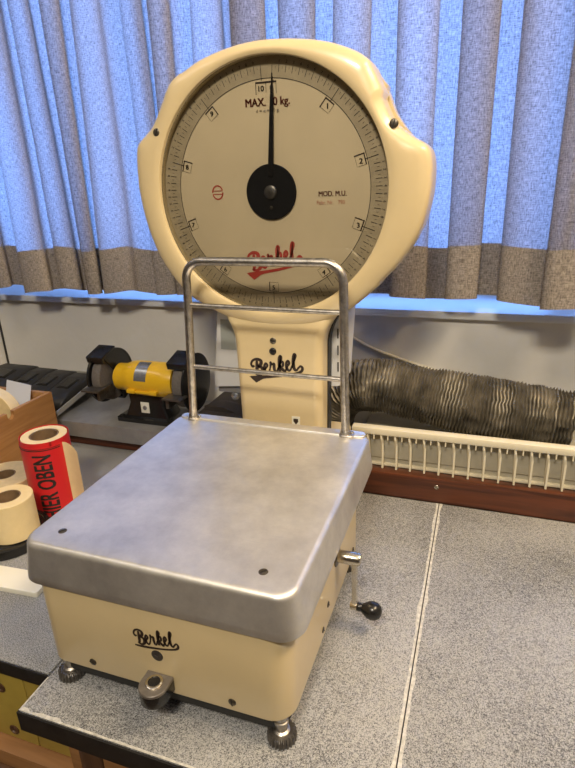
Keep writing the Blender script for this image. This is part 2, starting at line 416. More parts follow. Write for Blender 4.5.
# ============================================================ CURTAINS
def hash1(i, s=0): return noise.cell(Vector((i*1.37+.5, s*3.1+.5, .5)))
def curtain(x0, x1, folds, seed, y0, label, hz, edge_lean=0., slack=1.):
    rnd = random.Random(seed)
    NU = folds*26; ztop = 1.42; band = .087
    ph = [rnd.uniform(-.55, .55) for _ in range(folds+2)]; am = [rnd.uniform(.65, 1.15) for _ in range(folds+2)]
    def lerpv(a, t): 
        i = int(min(max(t, 0), folds)); f = t-i; f = f*f*(3-2*f); return a[i]*(1-f)+a[min(i+1, folds+1)]*f
    def pos(s, z):
        t = s*folds; A = lerpv(am, t); P = lerpv(ph, t)
        k = (ztop-z)/(ztop-.3)                       # 0 top .. 1 hem
        w = 2*pi*(t+P*.6*k)
        amp = (.020+.012*k)*A*slack
        x = x0+(x1-x0)*s + .0205*slack*sin(2*w)*A - .006*sin(w*.5+seed) + edge_lean*(s if edge_lean > 0 else 1-s)*(1-k)
        y = y0 + amp*cos(w) + .007*sin(w*.37+seed*2+z*3) + .004*noise.noise(Vector((s*9, z*4, seed)))
        return Vector((x, min(y, YW-.016), z))
    zs_top = [ztop-(ztop-(hz+band))*i/26 for i in range(27)]
    bm = BM(); uvl = bm.loops.layers.uv.new('UVMap')
    def build(zf, nz, off=0., mi=0):
        grid = []
        for j in range(nz+1):
            row = []
            for i in range(NU+1):
                s = i/NU; z = zf(s, j/nz); p = pos(s, z); p.y += off
                row.append((bm.verts.new(p), s*(x1-x0)*1.6, z))
            grid.append(row)
        for j in range(nz):
            for i in range(NU):
                q = (grid[j][i], grid[j][i+1], grid[j+1][i+1], grid[j+1][i])
                f = bm.faces.new([v[0] for v in q]); f.material_index = mi
                for lp, v in zip(f.loops, q): lp[uvl].uv = (v[1], v[2])
    hb = lambda s: hz + .004*sin(s*folds*2*pi*.5+seed) + .003*sin(s*folds*6.3+seed)
    build(lambda s, v: (hb(s)+band)+(ztop-hb(s)-band)*(1-v), 30)
    root = link('curtain', bm, CURT, None, smooth=180, recentre=False)
    bm = BM(); uvl = bm.loops.layers.uv.new('UVMap')
    build(lambda s, v: hb(s)+(band+.002)*(1-v), 6, -.0008)
    build(lambda s, v: hb(s)+(band+.002)*(1-v), 6, .0012)
    link('hem', bm, HEM, root, smooth=180, recentre=False)
    tag(root, label, 'curtain', 'linen curtains across the window')
    return root
curtain(-1.02, -.152, 11, 3, .630, 'grey linen curtain on the left, glowing blue, beside the round dial head', .315, slack=.62)
curtain(-.165, .385, 6, 11, .640, 'grey linen curtain hanging directly behind the round dial head, to its right', .321)
curtain(.362, .95, 6, 5, .598, 'rightmost grey linen curtain, overlapping its neighbour at the picture edge', .322)
bm = BM(); tube(bm, [(-1.4, .632, 1.43), (1.4, .632, 1.43)], .012, 16)
tag(link('curtain_rod', bm, CHROME), 'metal rod the linen curtains hang from above the window', 'curtain rod')

# ============================================================ WORKBENCH
T = .027
desk = thing('workbench', 'grey linoleum topped bench with black edge carrying the cream scale', 'workbench', (.4, .2, -.8))
bm = BM(); box(bm, -.1535, .2401, -.044, .4885, -T, 0, .0012); link('worktop', bm, LINO, desk)
bm = BM(); box(bm, .2415, 1.3, -.044, .4885, -T, 0, .0012); link('worktop', bm, LINO, desk)
bm = BM(); box(bm, .2402, .2414, -.04, .4885, -T, -.004); link('seam_filler', bm, FRAME, desk, smooth=0)
# worn pale margins on both sides of the seam
def ragged(x, side, seed):
    bm = BM(); n = 150; a = []; b = []
    for i in range(n+1):
        y = -.043+.531*i/n
        w = .0030+.0028*max(0, noise.noise(Vector((y*38, seed, 0)))+.1)+.009*max(0, noise.noise(Vector((y*11, seed+7, 0)))-.38)+.0006*noise.noise(Vector((y*200, seed, 3)))
        a.append(bm.verts.new((x, y, .0003))); b.append(bm.verts.new((x+side*w, y, .0003)))
    for i in range(n): bm.faces.new((a[i], a[i+1], b[i+1], b[i]))
    r = bmesh.ops.extrude_face_region(bm, geom=bm.faces[:])
    for v in r['geom']:
        if isinstance(v, bmesh.types.BMVert): v.co.z -= .0006
    return bm
link('worn_seam', ragged(.2401, -1, 1.3), WORN, desk, smooth=0); link('worn_seam', ragged(.2415, 1, 5.1), WORN, desk, smooth=0)
bm = BM(); box(bm, -.1545, 1.3, -.0465, -.0442, -T-.001, -.0015, .0008); box(bm, -.1560, -.1537, -.0465, .0, -T-.001, -.0015, .0008)
link('edge_band', bm, EDGE, desk)
# pale chipped line along the front edge
bm = BM(); n = 220; a = []; b = []
for i in range(n+1):
    x = -.154+1.0*i/n
    w = .0024+.0012*noise.noise(Vector((x*60, 2, 0)))+(.006*max(0, noise.noise(Vector((x*70, 9, 0)))+.25) if x < -.10 else 0)
    a.append(bm.verts.new((x, -.0442, .0003))); b.append(bm.verts.new((x, -.0442+w, .0003)))
for i in range(n): bm.faces.new((a[i], a[i+1], b[i+1], b[i]))
r = bmesh.ops.extrude_face_region(bm, geom=bm.faces[:])
for v in r['geom']:
    if isinstance(v, bmesh.types.BMVert): v.co.z -= .0006
link('worn_front_edge', bm, WORN, desk, smooth=0)
bm = BM(); box(bm, -.154, -.1525, -.043, .0, -.0004, .0003); link('worn_side_edge', bm, WORN, desk, smooth=0)
# under-structure
bm = BM(); box(bm, -.125, -.098, -.020, .02, -.8, -T, .002); link('leg', bm, MIDW, desk)
bm = BM(); box(bm, -.0975, -.068, -.032, .02, -.8, -T, .002); link('leg', bm, DARKW, desk)
bm = BM(); box(bm, 1.24, 1.28, -.03, .01, -.8, -T, .002); link('leg', bm, DARKW, desk)
bm = BM(); box(bm, 1.24, 1.28, .44, .48, -.8, -T, .002); link('leg', bm, DARKW, desk)
bm = BM(); box(bm, -.0675, .5, -.030, -.010, -.20, -T-.004, .002); dr = link('drawer_front', bm, MIDW, desk)
bm = BM(); lathe(bm, [(.004, 0), (.005, .01), (.012, .018), (.012, .024), (.004, .028)], (.2, -.030, -.11), (0, -1, 0)); link('knob', bm, DARKW, dr)

side = thing('side_counter', 'grey linoleum counter with yellow drawer fronts left of the bench', 'counter', (-.6, .25, -.8))
bm = BM(); box(bm, -1.5, -.1562, .0035, .5220, -.020, 0, .0012); link('worktop', bm, LINO, side)
bm = BM(); box(bm, -1.5, -.1565, .001, .0032, -.021, -.001, .0008); link('edge_band', bm, EDGE, side)
bm = BM(); box(bm, -1.49, -.160, .03, .48, -.80, -.021); link('carcass', bm, DARKW, side, smooth=0)
def yellow(x0, x1):
    bm = BM(); box(bm, x0, x1, .012, .0299, -.151, -.023, .0015); return link('drawer_front', bm, YELP, side)
yd = yellow(-.80, -.2125)
yellow(-.211, -.131)
for (x, z) in ((-.2485, -.134), (-.2525, -.062)):
    bm = BM(); lathe(bm, [(.0062, 0), (.0075, .0005), (.0075, .0015), (.0055, .0018), (.0045, .0002)], (x, .012, z), (0, -1, 0)); link('pull_ring', bm, DARKW, yd)
bm = BM(); box(bm, -.262, -.249, .004, .012, -.050, -.034, .003); link('latch', bm, RUB, yd)
bm = BM(); box(bm, -1.0, -.127, -.006, .0299, -.30, -.154, .002); lp = link('drawer_front', bm, MIDW, side)
bm = BM(); box(bm, -1.0, -.127, -.014, -.0062, -.30, -.178, .002); link('drawer_panel', bm, DARKW, lp)

# ============================================================ THE SCALE
S = thing('counter_scale', 'cream enamelled counter scale with round dial head and aluminium platform', 'scale', (0, .2, 0))
def part(name, bm, m, parent=S, **k): return link(name, bm, m, parent, **k)
# body
bm = BM(); rbox(bm, -.1427, .1427, -.0027, .302, .036, .160, .024, .002, .003); body = part('body', bm, ENAMEL)
bm = BM(); rbox(bm, -.134, .134, .006, .29, .017, .0359, .018, .0005, .0005); part('underframe', bm, FRAME)
for x in (-.122, .122):
    bm = BM(); slot_screw(bm, (x if x < 0 else .083, -.0027, .0489), (0, -1, 0), .0042, .4 if x < 0 else 1.5)
    part('body_screw', bm, SCREW, body, mats=[SCREW, INK])
bpy.data.objects['body_screw'].location.x = -.0801
for y, z in ((.112, .049), (.134, .066), (.262, .049)):
    bm = BM(); slot_screw(bm, (.1427, y, z), (1, 0, 0), .0036, .9); part('body_screw', bm, SCREW, body, mats=[SCREW, INK])
# black script, oval plug below it
bm = script_word(plane_front(.0030, -.0029, .1040, radians(-11)), .0122, 1.42, 1.5); lg = part('maker_script', bm, INKB, body, smooth=0)
bm = BM()
lathe(bm, [(.0066, -.0005), (.0066, .0004), (.0045, .0009), (0, .001)], (.0035, -.0027, .0835), (0, -1, 0), 20)
box(bm, .0005, .0065, -.0042, -.0034, .083, .084, mi=1)
part('name_plug', bm, DSTEEL, body, mats=[DSTEEL, SCREW])
# tray
bm = BM(); 
TR = .0205
def tray_ring(ins, z):
    return [(x, y, z) for x, y in rrect(-.15+ins, .15-ins, ins, .3436-ins, max(TR-ins*.7, .001), 10)]
rings = [tray_ring(-.0035, .1425), tray_ring(-.0050, .1410), tray_ring(-.0056, .1420), tray_ring(-.0048, .150), tray_ring(-.0006, .1795)]
for k in range(1, 7):
    a = k/6*pi/2; rings.append(tray_ring(-.0006+.0065*(1-cos(a)), .1800+.0068*sin(a)))
rings.append(tray_ring(.02, .1872))
loft(bm, rings); tray = part('weighing_platform', bm, ALU)
bm = BM(); rbox(bm, -.144, .144, .3245, .3425, .1850, .1895, .008, .002, .001); part('rear_lip', bm, ALU, tray)
for x in (-.1155, .1115):
    bm = BM(); lathe(bm, [(.0046, .0), (.0046, .0006), (.0036, .0009), (0, .0009)], (x, .0272, .1868), (0, 0, 1), 20)
    box(bm, x-.0034, x+.0034, .0267, .0277, .1875, .1882, mi=1, M=Matrix.Translation((x, .0272, 0)) @ Matrix.Rotation(.9, 4, 'Z') @ Matrix.Translation((-x, -.0272, 0)))
    part('platform_screw', bm, SCREW, tray, mats=[SCREW, INK])
# guard rail
def arc(cx, cz, r, a0, a1, n=8): return [(cx+r*cos(a0+(a1-a0)*k/n), .33, cz+r*sin(a0+(a1-a0)*k/n)) for k in range(n+1)]
zt = .4247; rc = .026
pts = [(-.1215, .328, .187), (-.1165, .329, .29), (-.1118, .33, zt-rc-.01)] + arc(-.1118+rc, zt-rc, rc, pi, pi/2) + arc(.1135-rc, zt-rc, rc, pi/2, 0) + [(.1150, .329, .29), (.1168, .328, .187)]
bm = BM(); tube(bm, pts, .0060, 14); rail = part('guard_rail', bm, STEEL)
for z, xl, xr in ((.3620, -.112, .1135), (.2700, -.1165, .1150)):
    bm = BM(); tube(bm, [(xl, .3295, z+.001), (xr, .3295, z-.001)], .0035, 10); part('crossbar', bm, STEEL, rail)
for x in (-.1215, .1168):
    bm = BM(); rr = [(a, b) for a, b in rrect(-.0085, .0125, -.009, .009, .007, 6)]
    if x < 0: rr = [(a*.9, b) for a, b in rr]
    loft(bm, [[(x+a*k, .328+b*k, z) for a, b in rr] for k, z in ((1, .1868), (1, .1893), (.88, .1905))])
    lathe(bm, [(.0072, 0), (.0072, .004), (.006, .006)], (x, .328, .1895), (0, 0, 1), 18)
    slot_screw(bm, (x+.0085, .332, .1905), (0, 0, 1), .0024)
    part('rail_foot', bm, STEEL, rail, mats=[STEEL, INK])
# feet
for x, y in ((.1275, .012), (-.1290, .013), (.1275, .285), (-.1290, .285)):
    bm = BM(); gear(bm, (x, y), 0, .0115, .0150)
    ft = part('levelling_foot', bm, DSTEEL)
    bm = BM(); lathe(bm, [(.0085, .0), (.0085, .0015), (.0062, .003), (.0062, .010), (.0075, .011), (.0075, .0145), (.0062, .015), (.0062, .0252)], (x, y, .0112), (0, 0, 1), 20)
    part('spindle', bm, STEEL, ft)
# spirit level on the front
bm = BM()
def dring(s, z, dy=0):
    pts = [(.0045+cos(a)*.0150*s, -.0165+dy+sin(a)*.0150*s, z) for a in [pi+pi*k/16 for k in range(17)]]
    return pts + [(.0045+.0150*s, -.0032, z), (.0045-.0150*s, -.0032, z)]
loft(bm, [dring(.95, .043), dring(.98, .044), dring(.98, .0570)])
lv = part('spirit_level', bm, BLACK)
bm = BM(); loft(bm, [dring(.97, .0570), dring(1.0, .0574), dring(1.0, .0600), dring(.95, .0608)]); part('level_top', bm, IRONL, lv)
bm = BM(); lathe(bm, [(.0088, 0), (.0088, .0016), (.0078, .0022), (.0062, .0022), (.0062, .0006), (.0062, 0)], (.0045, -.0150, .0606), (0, 0, 1), 28); part('level_ring', bm, CHROME, lv)
bm = BM(); lathe(bm, [(.0061, 0), (.0061, .0010), (0, .0012)], (.0045, -.0150, .0606), (0, 0, 1), 24); part('vial_window', bm, BLACK, lv)
# crank
bm = BM(); lathe(bm, [(.0125, -.001), (.0125, .001), (.010, .002), (.0085, .002)], (.1427, .176, .1015), (1, 0, 0), 28); crank = part('crank', bm, DSTEEL)
bm = BM(); lathe(bm, [(.0078, 0), (.0078, .0255), (.0068, .0275), (.004, .028), (.0, .028)], (.1440, .176, .1025), (1, 0, 0), 24); part('shaft', bm, CHROME, crank)
bm = BM()
loft(bm, [[(.1645+dx, .176+dy, z) for dx, dy in ((-.0028, -w), (.0028, -w), (.0028, w), (-.0028, w))] for z, w in ((.098, .0052), (.08, .0044), (.060, .0042), (.036, .0050))])
part('crank_arm', bm, CHROME, crank)
bm = BM(); lathe(bm, [(.0052, -.004), (.0055, -.003), (.0055, .004), (.0040, .005)], (.1640, .174, .0355), (1, 0, 0), 20); part('crank_boss', bm, CHROME, crank)
bm = BM(); kd = Vector((1, 0, -.10)).normalized()
lathe(bm, [(.0045, 0), (.0052, .001), (.0052, .004), (.0047, .006), (.0066, .009), (.0100, .014), (.0112, .019), (.0104, .0245), (.0072, .029), (.0030, .0308), (.0, .031)], (.1675, .174, .0353), kd, 28); part('knob', bm, BLACK, crank)
# plinth and column behind the platform
bm = BM(); rbox(bm, -.088, .088, .3022, .50, .012, .128, .016, .003, .003); part('rear_plinth', bm, ENAMEL)
bm = BM()
def colring(z):
    t = (z-.12)/(.40-.12); f = max(0, (z-.292)/.058); w = .0665+.004*t+.026*f**2.2
    y0, y1 = .378+.019*max(0, (z-.326)/.028)**1.6, .412; r = .013
    p = []
    for k in range(9): a = -pi/2+k/8*pi/2; p.append((w-r+r*cos(a), y0+r+r*sin(a)*1., z))
    p += [(w, max(y1, y0+r+.001), z), (-w, max(y1, y0+r+.001), z)]
    for k in range(9): a = pi+k/8*pi/2; p.append((-w+r+r*cos(a), y0+r+r*sin(a), z))
    return p
loft(bm, [colring(.125+.227*i/30) for i in range(31)]); column = part('column', bm, ENAMEL)
bm = BM()
def colg(z):
    f = max(0, (z-.292)/.058); w = .0685+.004*(z-.12)/.28+.026*f**2.2
    return [(w, .4125, z), (w, .4290, z), (-w, .4290, z), (-w, .4125, z)]
loft(bm, [colg(.125+.222*i/20) for i in range(21)]); part('gasket', bm, FRAME, column)
# pale housing bolted on behind the column
bm = BM(); pts = []
for cx, cz, a0, r in ((.078, .335, 0, .014), (-.103, .322, pi/2, .018), (-.131, .205, pi, .005), (.080, .224, 3*pi/2, .005)):
    for k in range(7): a = a0+k/6*pi/2; pts.append((cx+r*cos(a), cz+r*sin(a)))
loft(bm, [[(x, .498, z) for x, z in pts], [(x, .434, z) for x, z in pts], [(-.02+(x+.02)*.985, .4305, .27+(z-.27)*.98) for x, z in pts]])
cb = part('rear_housing', bm, PLAS)
bm = BM(); wp = [(-.117, .268), (-.090, .268), (-.091, .300), (-.098, .318), (-.114, .318)]
loft(bm, [[(x, .4296, z) for x, z in wp], [(x, .4304, z) for x, z in wp]]); part('window', bm, mat('grey_window', (.33, .35, .33), .3), cb, smooth=0)
bm = BM(); box(bm, -.132, -.06, .437, .49, .189, .2005, .003); part('lower_lip', bm, GALV, cb)
bm = BM(); lathe(bm, [(.006, 0), (.007, .003), (.007, .008), (.004, .010)], (-.103, .448, .182), (0, -1, 0), 18); part('cable_gland', bm, PLATE, cb)
for i in range(3):
    bm = BM(); z = .305-.0265*i; box(bm, .0795, .0815, .4292, .4304, z-.0075, z+.0075); part('vent_slot', bm, INK, cb, smooth=0)
bm = BM(); slot_screw(bm, (-.0047, .378, .3030), (0, -1, 0), .0050, .3); part('column_screw', bm, SCREW, column, mats=[SCREW, INK])
bm = BM(); lathe(bm, [(.0055, 0), (.0055, .002), (.004, .0035), (0, .0038)], (-.0056, .3785, .2870), (0, -1, 0), 20); part('column_plug', bm, BLACK, column)
bm = script_word(plane_front(-.0035, .3777, .2632, radians(-11)), .0200, 1.2, 1.5, tail=1); part('maker_script', bm, INKB, column, smooth=0)
# small square mark with a dark shield
bm = BM(); box(bm, .0205, .0335, .3772, .3779, .1695, .1850)
v = [bm.verts.new((.0270+a, .3770, .1770+b)) for a, b in ((-.0036, .0045), (.0036, .0045), (.0040, .000), (.0, -.0055), (-.0040, .000))]
bm.faces.new(v).material_index = 1
part('verification_mark', bm, BOARD, column, mats=[BOARD, INKB], smooth=0)

# dial head
HC = Vector((-.0038, 0, .5098))
OUT = [(-.197,.5777),(-.2015,.553),(-.2025,.516),(-.196,.4705),(-.180,.4237),(-.150,.379),(-.105,.345),(-.055,.3275),(0,.3215),(.055,.3275),(.105,.350),(.1405,.3789),(.1755,.4122),(.2013,.4529),(.2128,.492),(.2149,.532),(.2090,.5560),(.188,.570),(.1680,.5857),(.1575,.601),(.147,.625),(.1364,.645),(.129,.6560),(.108,.668),(.070,.6800),(.0144,.6870),(-.0362,.6859),(-.0911,.6742),(-.1270,.6572),(-.1400,.6455),(-.1510,.628),(-.1680,.603),(-.183,.5905)]
def outline(shift=0., notch=0.):
    pts = []
    for x, z in OUT:
        if notch and .575 < z < .64: 
            d = Vector((x, z-.511)).normalized(); x += d.x*notch; z += d.y*notch
        pts.append((x, z, 0))
    o = catmull(pts, 5, True)
    return [Vector((p.x+(-.0045 if p.x < -.12 else (-.0035 if p.x > .15 else 0)), 0, p.y+.003*max(0, (p.y-.6)/.09))) for p in o]
O = outline(); OB = outline(notch=.0045)
ANG = [math.atan2(p.z-HC.z, p.x-HC.x) for p in O]
def circ(r, y): return [Vector((HC.x+r*cos(a), y, HC.z+r*sin(a))) for a in ANG]
def inset(P, d, y):
    out = []
    n = len(P)
    for i in range(n):
        t = (P[(i+1) % n]-P[i-1]).normalized(); nn = Vector((t.z, 0, -t.x))
        if nn.dot(P[i]-HC) < 0: nn = -nn
        q = P[i]-nn*d; out.append(Vector((q.x, y, q.z)))
    return out
def blend(A, B, t, y): return [Vector((a.x*(1-t)+b.x*t, y, a.z*(1-t)+b.z*t)) for a, b in zip(A, B)]
RW = .1630
C0 = circ(RW+.001, 0); E1 = inset(O, .0065, 0)
rings = [circ(RW+.0005, .3935), circ(RW, .380), circ(RW+.0008, .3765), circ(RW+.0026, .3755)]
A = circ(RW+.0026, 0)
for t, y in ((.25, .3748), (.5, .3752), (.75, .3765), (1., .3790)): rings.append(blend(A, E1, t, y))
rings += [inset(O, .0035, .3815), inset(O, .0014, .3850), inset(O, .0003, .3895), inset(O, 0, .400), inset(O, .0, .427), inset(O, .003, .428)]
bm = BM(); loft(bm, rings, cap0=False, cap1=True); head = part('dial_housing', bm, ENAMEL)
bm = BM(); loft(bm, [inset(O, .002, .4278), inset(O, .0018, .4282), inset(O, .0018, .4305)]); part('gasket', bm, FRAME, head)
bm = BM(); loft(bm, [inset(OB, .0012, .4306), inset(OB, .0010, .452), inset(OB, .006, .470), inset(OB, .022, .484), inset(OB, .05, .489)]); part('rear_shell', bm, ENAMEL, head)
for x, z in ((-.1615, .5925), (.1640, .5840)):
    bm = BM(); slot_screw(bm, (x, .3760 if x < 0 else .3785, z), (0, -1, 0), .0056, 1.9); part('housing_screw', bm, SCREW, head, mats=[SCREW, INK])
# face
FY = .3925
bm = BM(); lathe(bm, [(.1632, 0), (.1632, .001), (0, .001)], (HC.x, FY+.0015, HC.z), (0, -1, 0), 96); face = part('dial_face', bm, DIAL)
def annulus(bm, r0, r1, y, n=160, mi=0):
    a = [bm.verts.new((HC.x+r0*cos(2*pi*i/n), y, HC.z+r0*sin(2*pi*i/n))) for i in range(n)]
    b = [bm.verts.new((HC.x+r1*cos(2*pi*i/n), y, HC.z+r1*sin(2*pi*i/n))) for i in range(n)]
    for i in range(n): bm.faces.new((a[i], a[(i+1) % n], b[(i+1) % n], b[i])).material_index = mi
bm = BM(); annulus(bm, .1385, .1631, FY+.0002); part('scale_ring', bm, RINGC, face, smooth=0)
bm = BM(); annulus(bm, .1379, .1387, FY)
def tick(bm, deg, r0, r1, w, y):
    a = radians(90-deg); d = Vector((cos(a), 0, sin(a))); n = Vector((-d.z, 0, d.x))*w/2; c = Vector((HC.x, y, HC.z))
    bm.faces.new([bm.verts.new(c+d*r0-n), bm.verts.new(c+d*r1-n), bm.verts.new(c+d*r1+n), bm.verts.new(c+d*r0+n)])
OFF = 3.6; STEP = 3.54
for i in range(201):
    deg = i*STEP/2+OFF
    if i % 20 == 0: tick(bm, deg, .1362, .1535, .0008, FY-.0003)
    elif i % 2 == 0: tick(bm, deg, .1450, .1535, .0007, FY-.0003)
    else: tick(bm, deg, .1485, .1515, .0004, FY-.0003)
part('graduation_marks', bm, INK, face, smooth=0)
bm = BM()
for i in range(100):
    k = i % 10
    if k == 0: continue
    deg = i*STEP+OFF; a = radians(90-deg)
    M = plane_front(HC.x+cos(a)*.1572, FY-.0003, HC.z+sin(a)*.1572, radians(deg))
    text_into(bm, str(k), .0052, M)
part('small_numerals', bm, INK, face, smooth=0)
# numerals in little brackets
def quad(bm, M, x0, x1, z0, z1): bm.faces.new([bm.verts.new(M @ Vector(p)) for p in ((x0, z0, 0), (x1, z0, 0), (x1, z1, 0), (x0, z1, 0))])
for i in range(10):
    deg = i*STEP*10+OFF-(0 if i else 3.6)
    a = radians(90-deg); r = .1300
    M = plane_front(HC.x+cos(a)*r, FY-.0001, HC.z+sin(a)*r, radians(deg))
    M0 = plane_front(HC.x+cos(a)*r, FY-.00015, HC.z+sin(a)*r, 0)
    bmn = BM(); bmb = BM()
    if i == 0:
        text_into(bmn, '10', .0095, M @ Matrix.Translation((-.0075, -.0035, 0)), bold=.0003); text_into(bmn, '0', .0095, M @ Matrix.Translation((.0075, -.0035, 0)), bold=.0003)
        quad(bmb, M, -.0145, .0145, .0028, .0048); quad(bmb, M, -.0145, -.0136, -.010, .0044); quad(bmb, M, .0136, .0142, -.010, .0044); quad(bmb, M, -.0003, .0003, -.008, .0044)
    else:
        text_into(bmn, str(i), .0092, M0 @ Matrix.Translation((0, -.001, 0)), bold=.0003)
        quad(bmb, M, -.0080, .0065, .0048, .0064) if i < 4 or i > 6 else quad(bmb, M, -.0075, .0065, .0053, .0062)
        if i < 5: quad(bmb, M, -.0080, -.0066, -.0075, .0060); quad(bmb, M, .0062, .0066, -.0055, .0060)
        else: quad(bmb, M, .0056, .0070, -.0075, .0060); quad(bmb, M, -.0075, -.0071, -.0055, .0060)
        quad(bmb, M, -.0075, .0065, -.0070, -.0066)
    part('kilogram_numeral', bmn, INK, face, smooth=0); part('numeral_frame', bmb, INKB, face, smooth=0)
bm = BM()
text_into(bm, 'MAX. 10 kg.', .0138, plane_front(HC.x+.001, FY-.0001, .6205), sx=.90, bold=.00045)
part('capacity_lettering', bm, DRED, face, smooth=0)
bm = BM(); text_into(bm, 'd = e = 10 g.', .0056, plane_front(HC.x+.001, FY-.0001, .6105), sx=1.15)
part('division_lettering', bm, GREYINK, face, smooth=0)
bm = BM(); text_into(bm, 'MOD. M.U.', .0092, plane_front(.0835, FY-.0001, .5055), sx=.88, bold=.0002); part('model_lettering', bm, DRED, face, smooth=0)
bm = BM(); text_into(bm, 'Fabr. Nr.   790', .0072, plane_front(.0810, FY-.0001, .4945), sx=.9); part('serial_lettering', bm, REDL, face, smooth=0)
# circular red S emblem
bm = BM()
def rib(bm, pts, w, y):
    n = len(pts); L = []; R_ = []
    for i in range(n):
        t = pts[min(i+1, n-1)]-pts[max(i-1, 0)]; t.normalize(); nn = Vector((-t.y, t.x))*w
        L.append(bm.verts.new((pts[i].x+nn.x, y, pts[i].y+nn.y))); R_.append(bm.verts.new((pts[i].x-nn.x, y, pts[i].y-nn.y)))
    for i in range(n-1): bm.faces.new((L[i], L[i+1], R_[i+1], R_[i]))
ec = Vector((-.0835, .5115))
rib(bm, [ec+Vector((cos(a), sin(a)*1.15))*.0078 for a in [radians(20+160*k/20) for k in range(21)]], .0009, FY-.0001)
rib(bm, [ec+Vector((cos(a), sin(a)*1.15))*.0078 for a in [radians(200+160*k/20) for k in range(21)]], .0009, FY-.0001)
rib(bm, [ec+Vector((-.0075, .0022)), ec+Vector((.0075, .0022))], .0005, FY-.0001); rib(bm, [ec+Vector((-.0075, -.0022)), ec+Vector((.0075, -.0022))], .0005, FY-.0001)
part('round_emblem', bm, RED, face, smooth=0)
bm = script_word(plane_front(-.0050, FY-.0001, .4195, radians(-13)), .0198, 1.25, 1.5, tail=1); part('maker_script', bm, RED, face, smooth=0)
# pointer and hub
PT = radians(3.6)
bm = BM(); d = Vector((sin(PT), 0, cos(PT))); n_ = Vector((cos(PT), 0, -sin(PT))); c = Vector((HC.x+.0015, FY-.0045, HC.z))
ring = lambda r, w: [c+d*r-n_*w+Vector((0, -.0004, 0)), c+d*r+n_*w+Vector((0, -.0004, 0)), c+d*r+n_*w+Vector((0, .0004, 0)), c+d*r-n_*w+Vector((0, .0004, 0))]
loft(bm, [ring(.020, .0038), ring(.05, .0035), ring(.10, .0026), ring(.128, .0018), ring(.131, .0010), ring(.143, .0007)]); part('pointer', bm, BLACK, smooth=0)
bm = BM(); lathe(bm, [(.0362, 0), (.0362, .0015), (.0352, .0025), (0, .0025)], (HC.x+.0015, FY-.0008, HC.z), (0, -1, 0), 64); hub = part('hub_disc', bm, mat('matt_black', (.008, .008, .009), .85, spec=.2))
bm = BM(); lathe(bm, [(.0090, 0), (.0090, .0020), (.0075, .003), (.0030, .003), (.0030, .0045), (0, .0048)], (HC.x+.0015, FY-.0033, HC.z), (0, -1, 0), 24); part('hub_nut', bm, DSTEEL, hub)
bm = BM(); slot_screw(bm, (HC.x+.0015, FY-.0033, HC.z-.020), (0, -1, 0), .0026); part('hub_screw', bm, SCREW, hub, mats=[SCREW, INK])
bm = BM(); lathe(bm, [(.1628, 0), (.1628, .0015)], (HC.x, .3830, HC.z), (0, -1, 0), 96); part('cover_glass', bm, GLASS, smooth=30)

# ============================================================ CONVECTOR, HOSE, CABLE
conv = thing('radiator', 'cream finned convector radiator behind the wooden ledge', 'radiator', (.6, .58, -.1))
XR0, XR1 = .087, 1.15
bm = BM(); box(bm, XR0, XR1, .5195, .686, -.1, .0735, .001); link('radiator_case', bm, RADD, conv)
bm = BM(); box(bm, XR0, XR1, .4960, .5135, .1115, .1235, .0030); link('top_rail', bm, RADM, conv)
bm = BM(); box(bm, XR0, XR1, .5165, .5190, .0600, .1150); link('back_plate', bm, RADD, conv)
bm = BM(); box(bm, XR0, XR1, .513, .525, .0455, .0500, .001); 
link('bottom_rail', bm, RADM, conv)
for i in range(45):
    x = .0935+.0237*i
    bm = BM()
    prof = [(.4985, .1120), (.4975, .104), (.5000, .094), (.5010, .0465), (.5150, .0465), (.5160, .1120)]
    bx = lambda z: .0050*min(1, max(0, (z-.094)/.014)) if False else (-.0035*max(0, (z-.094)/.018))
    loft(bm, [[(x-.0015+bx(z), y, z) for y, z in prof], [(x+.0015+bx(z), y, z) for y, z in prof]])
    link('fin', bm, RADM, conv, smooth=0)
for i in range(44):
    x = .1020+.0237*i; bm = BM(); box(bm, x-.001, x+.001, .4975, .503, .1030, .1122); link('tab', bm, RADM, conv, smooth=0)

def hose_path():
    return catmull([(.440, .600, .1275), (.36, .602, .1335), (.285, .600, .1395), (.20, .602, .151), (.130, .600, .161), (.085, .600, .160), (.045, .600, .142), (.022, .600, .105), (.016, .600, .06), (.016, .600, .0)], 12)
hp = hose_path(); cum = [0]
for a, b in zip(hp, hp[1:]): cum.append(cum[-1]+(b-a).length)
L = cum[-1]; P = []; N = int(L/.0019)
j = 0
for i in range(N+1):
    s = L*i/N
    while j < len(cum)-2 and cum[j+1] < s: j += 1
    P.append(hp[j].lerp(hp[j+1], (s-cum[j])/(cum[j+1]-cum[j])))
# smooth resampled path
for _ in range(6): P = [P[0]]+[(P[i-1]+P[i]*2+P[i+1])/4 for i in range(1, len(P)-1)]+[P[-1]]
bm = BM(); n = 56; rings = []
for i, p in enumerate(P):
    t = (P[min(i+1, N)]-P[max(i-1, 0)]).normalized(); a = t.cross(Vector((0, 1, 0))).normalized(); b = t.cross(a)
    u_ = P[0].x-p.x; base = .0465+.0065*math.exp(-((p.x-.29)/.09)**2)+(.0024+.0010*noise.noise(p*60))*sin(i*2.1+2.5*noise.noise(p*14))*1.15
    ring = []
    for k in range(n):
        th = 2*pi*k/n; d = a*cos(th)+b*sin(th)
        cr = .0045*noise.noise(p*24+d*1.8)+.0036*noise.noise(p*60+d*4)
        ring.append(p+d*(base+cr)+t*.0028*noise.noise(p*45+d*5))
    rings.append(ring)
inner = [[P[0]+(v-P[0])*.93 for v in rings[0]]]
loft(bm, rings, cap0=False, cap1=False)
o = link('exhaust_hose', bm, HOSEM, smooth=30)
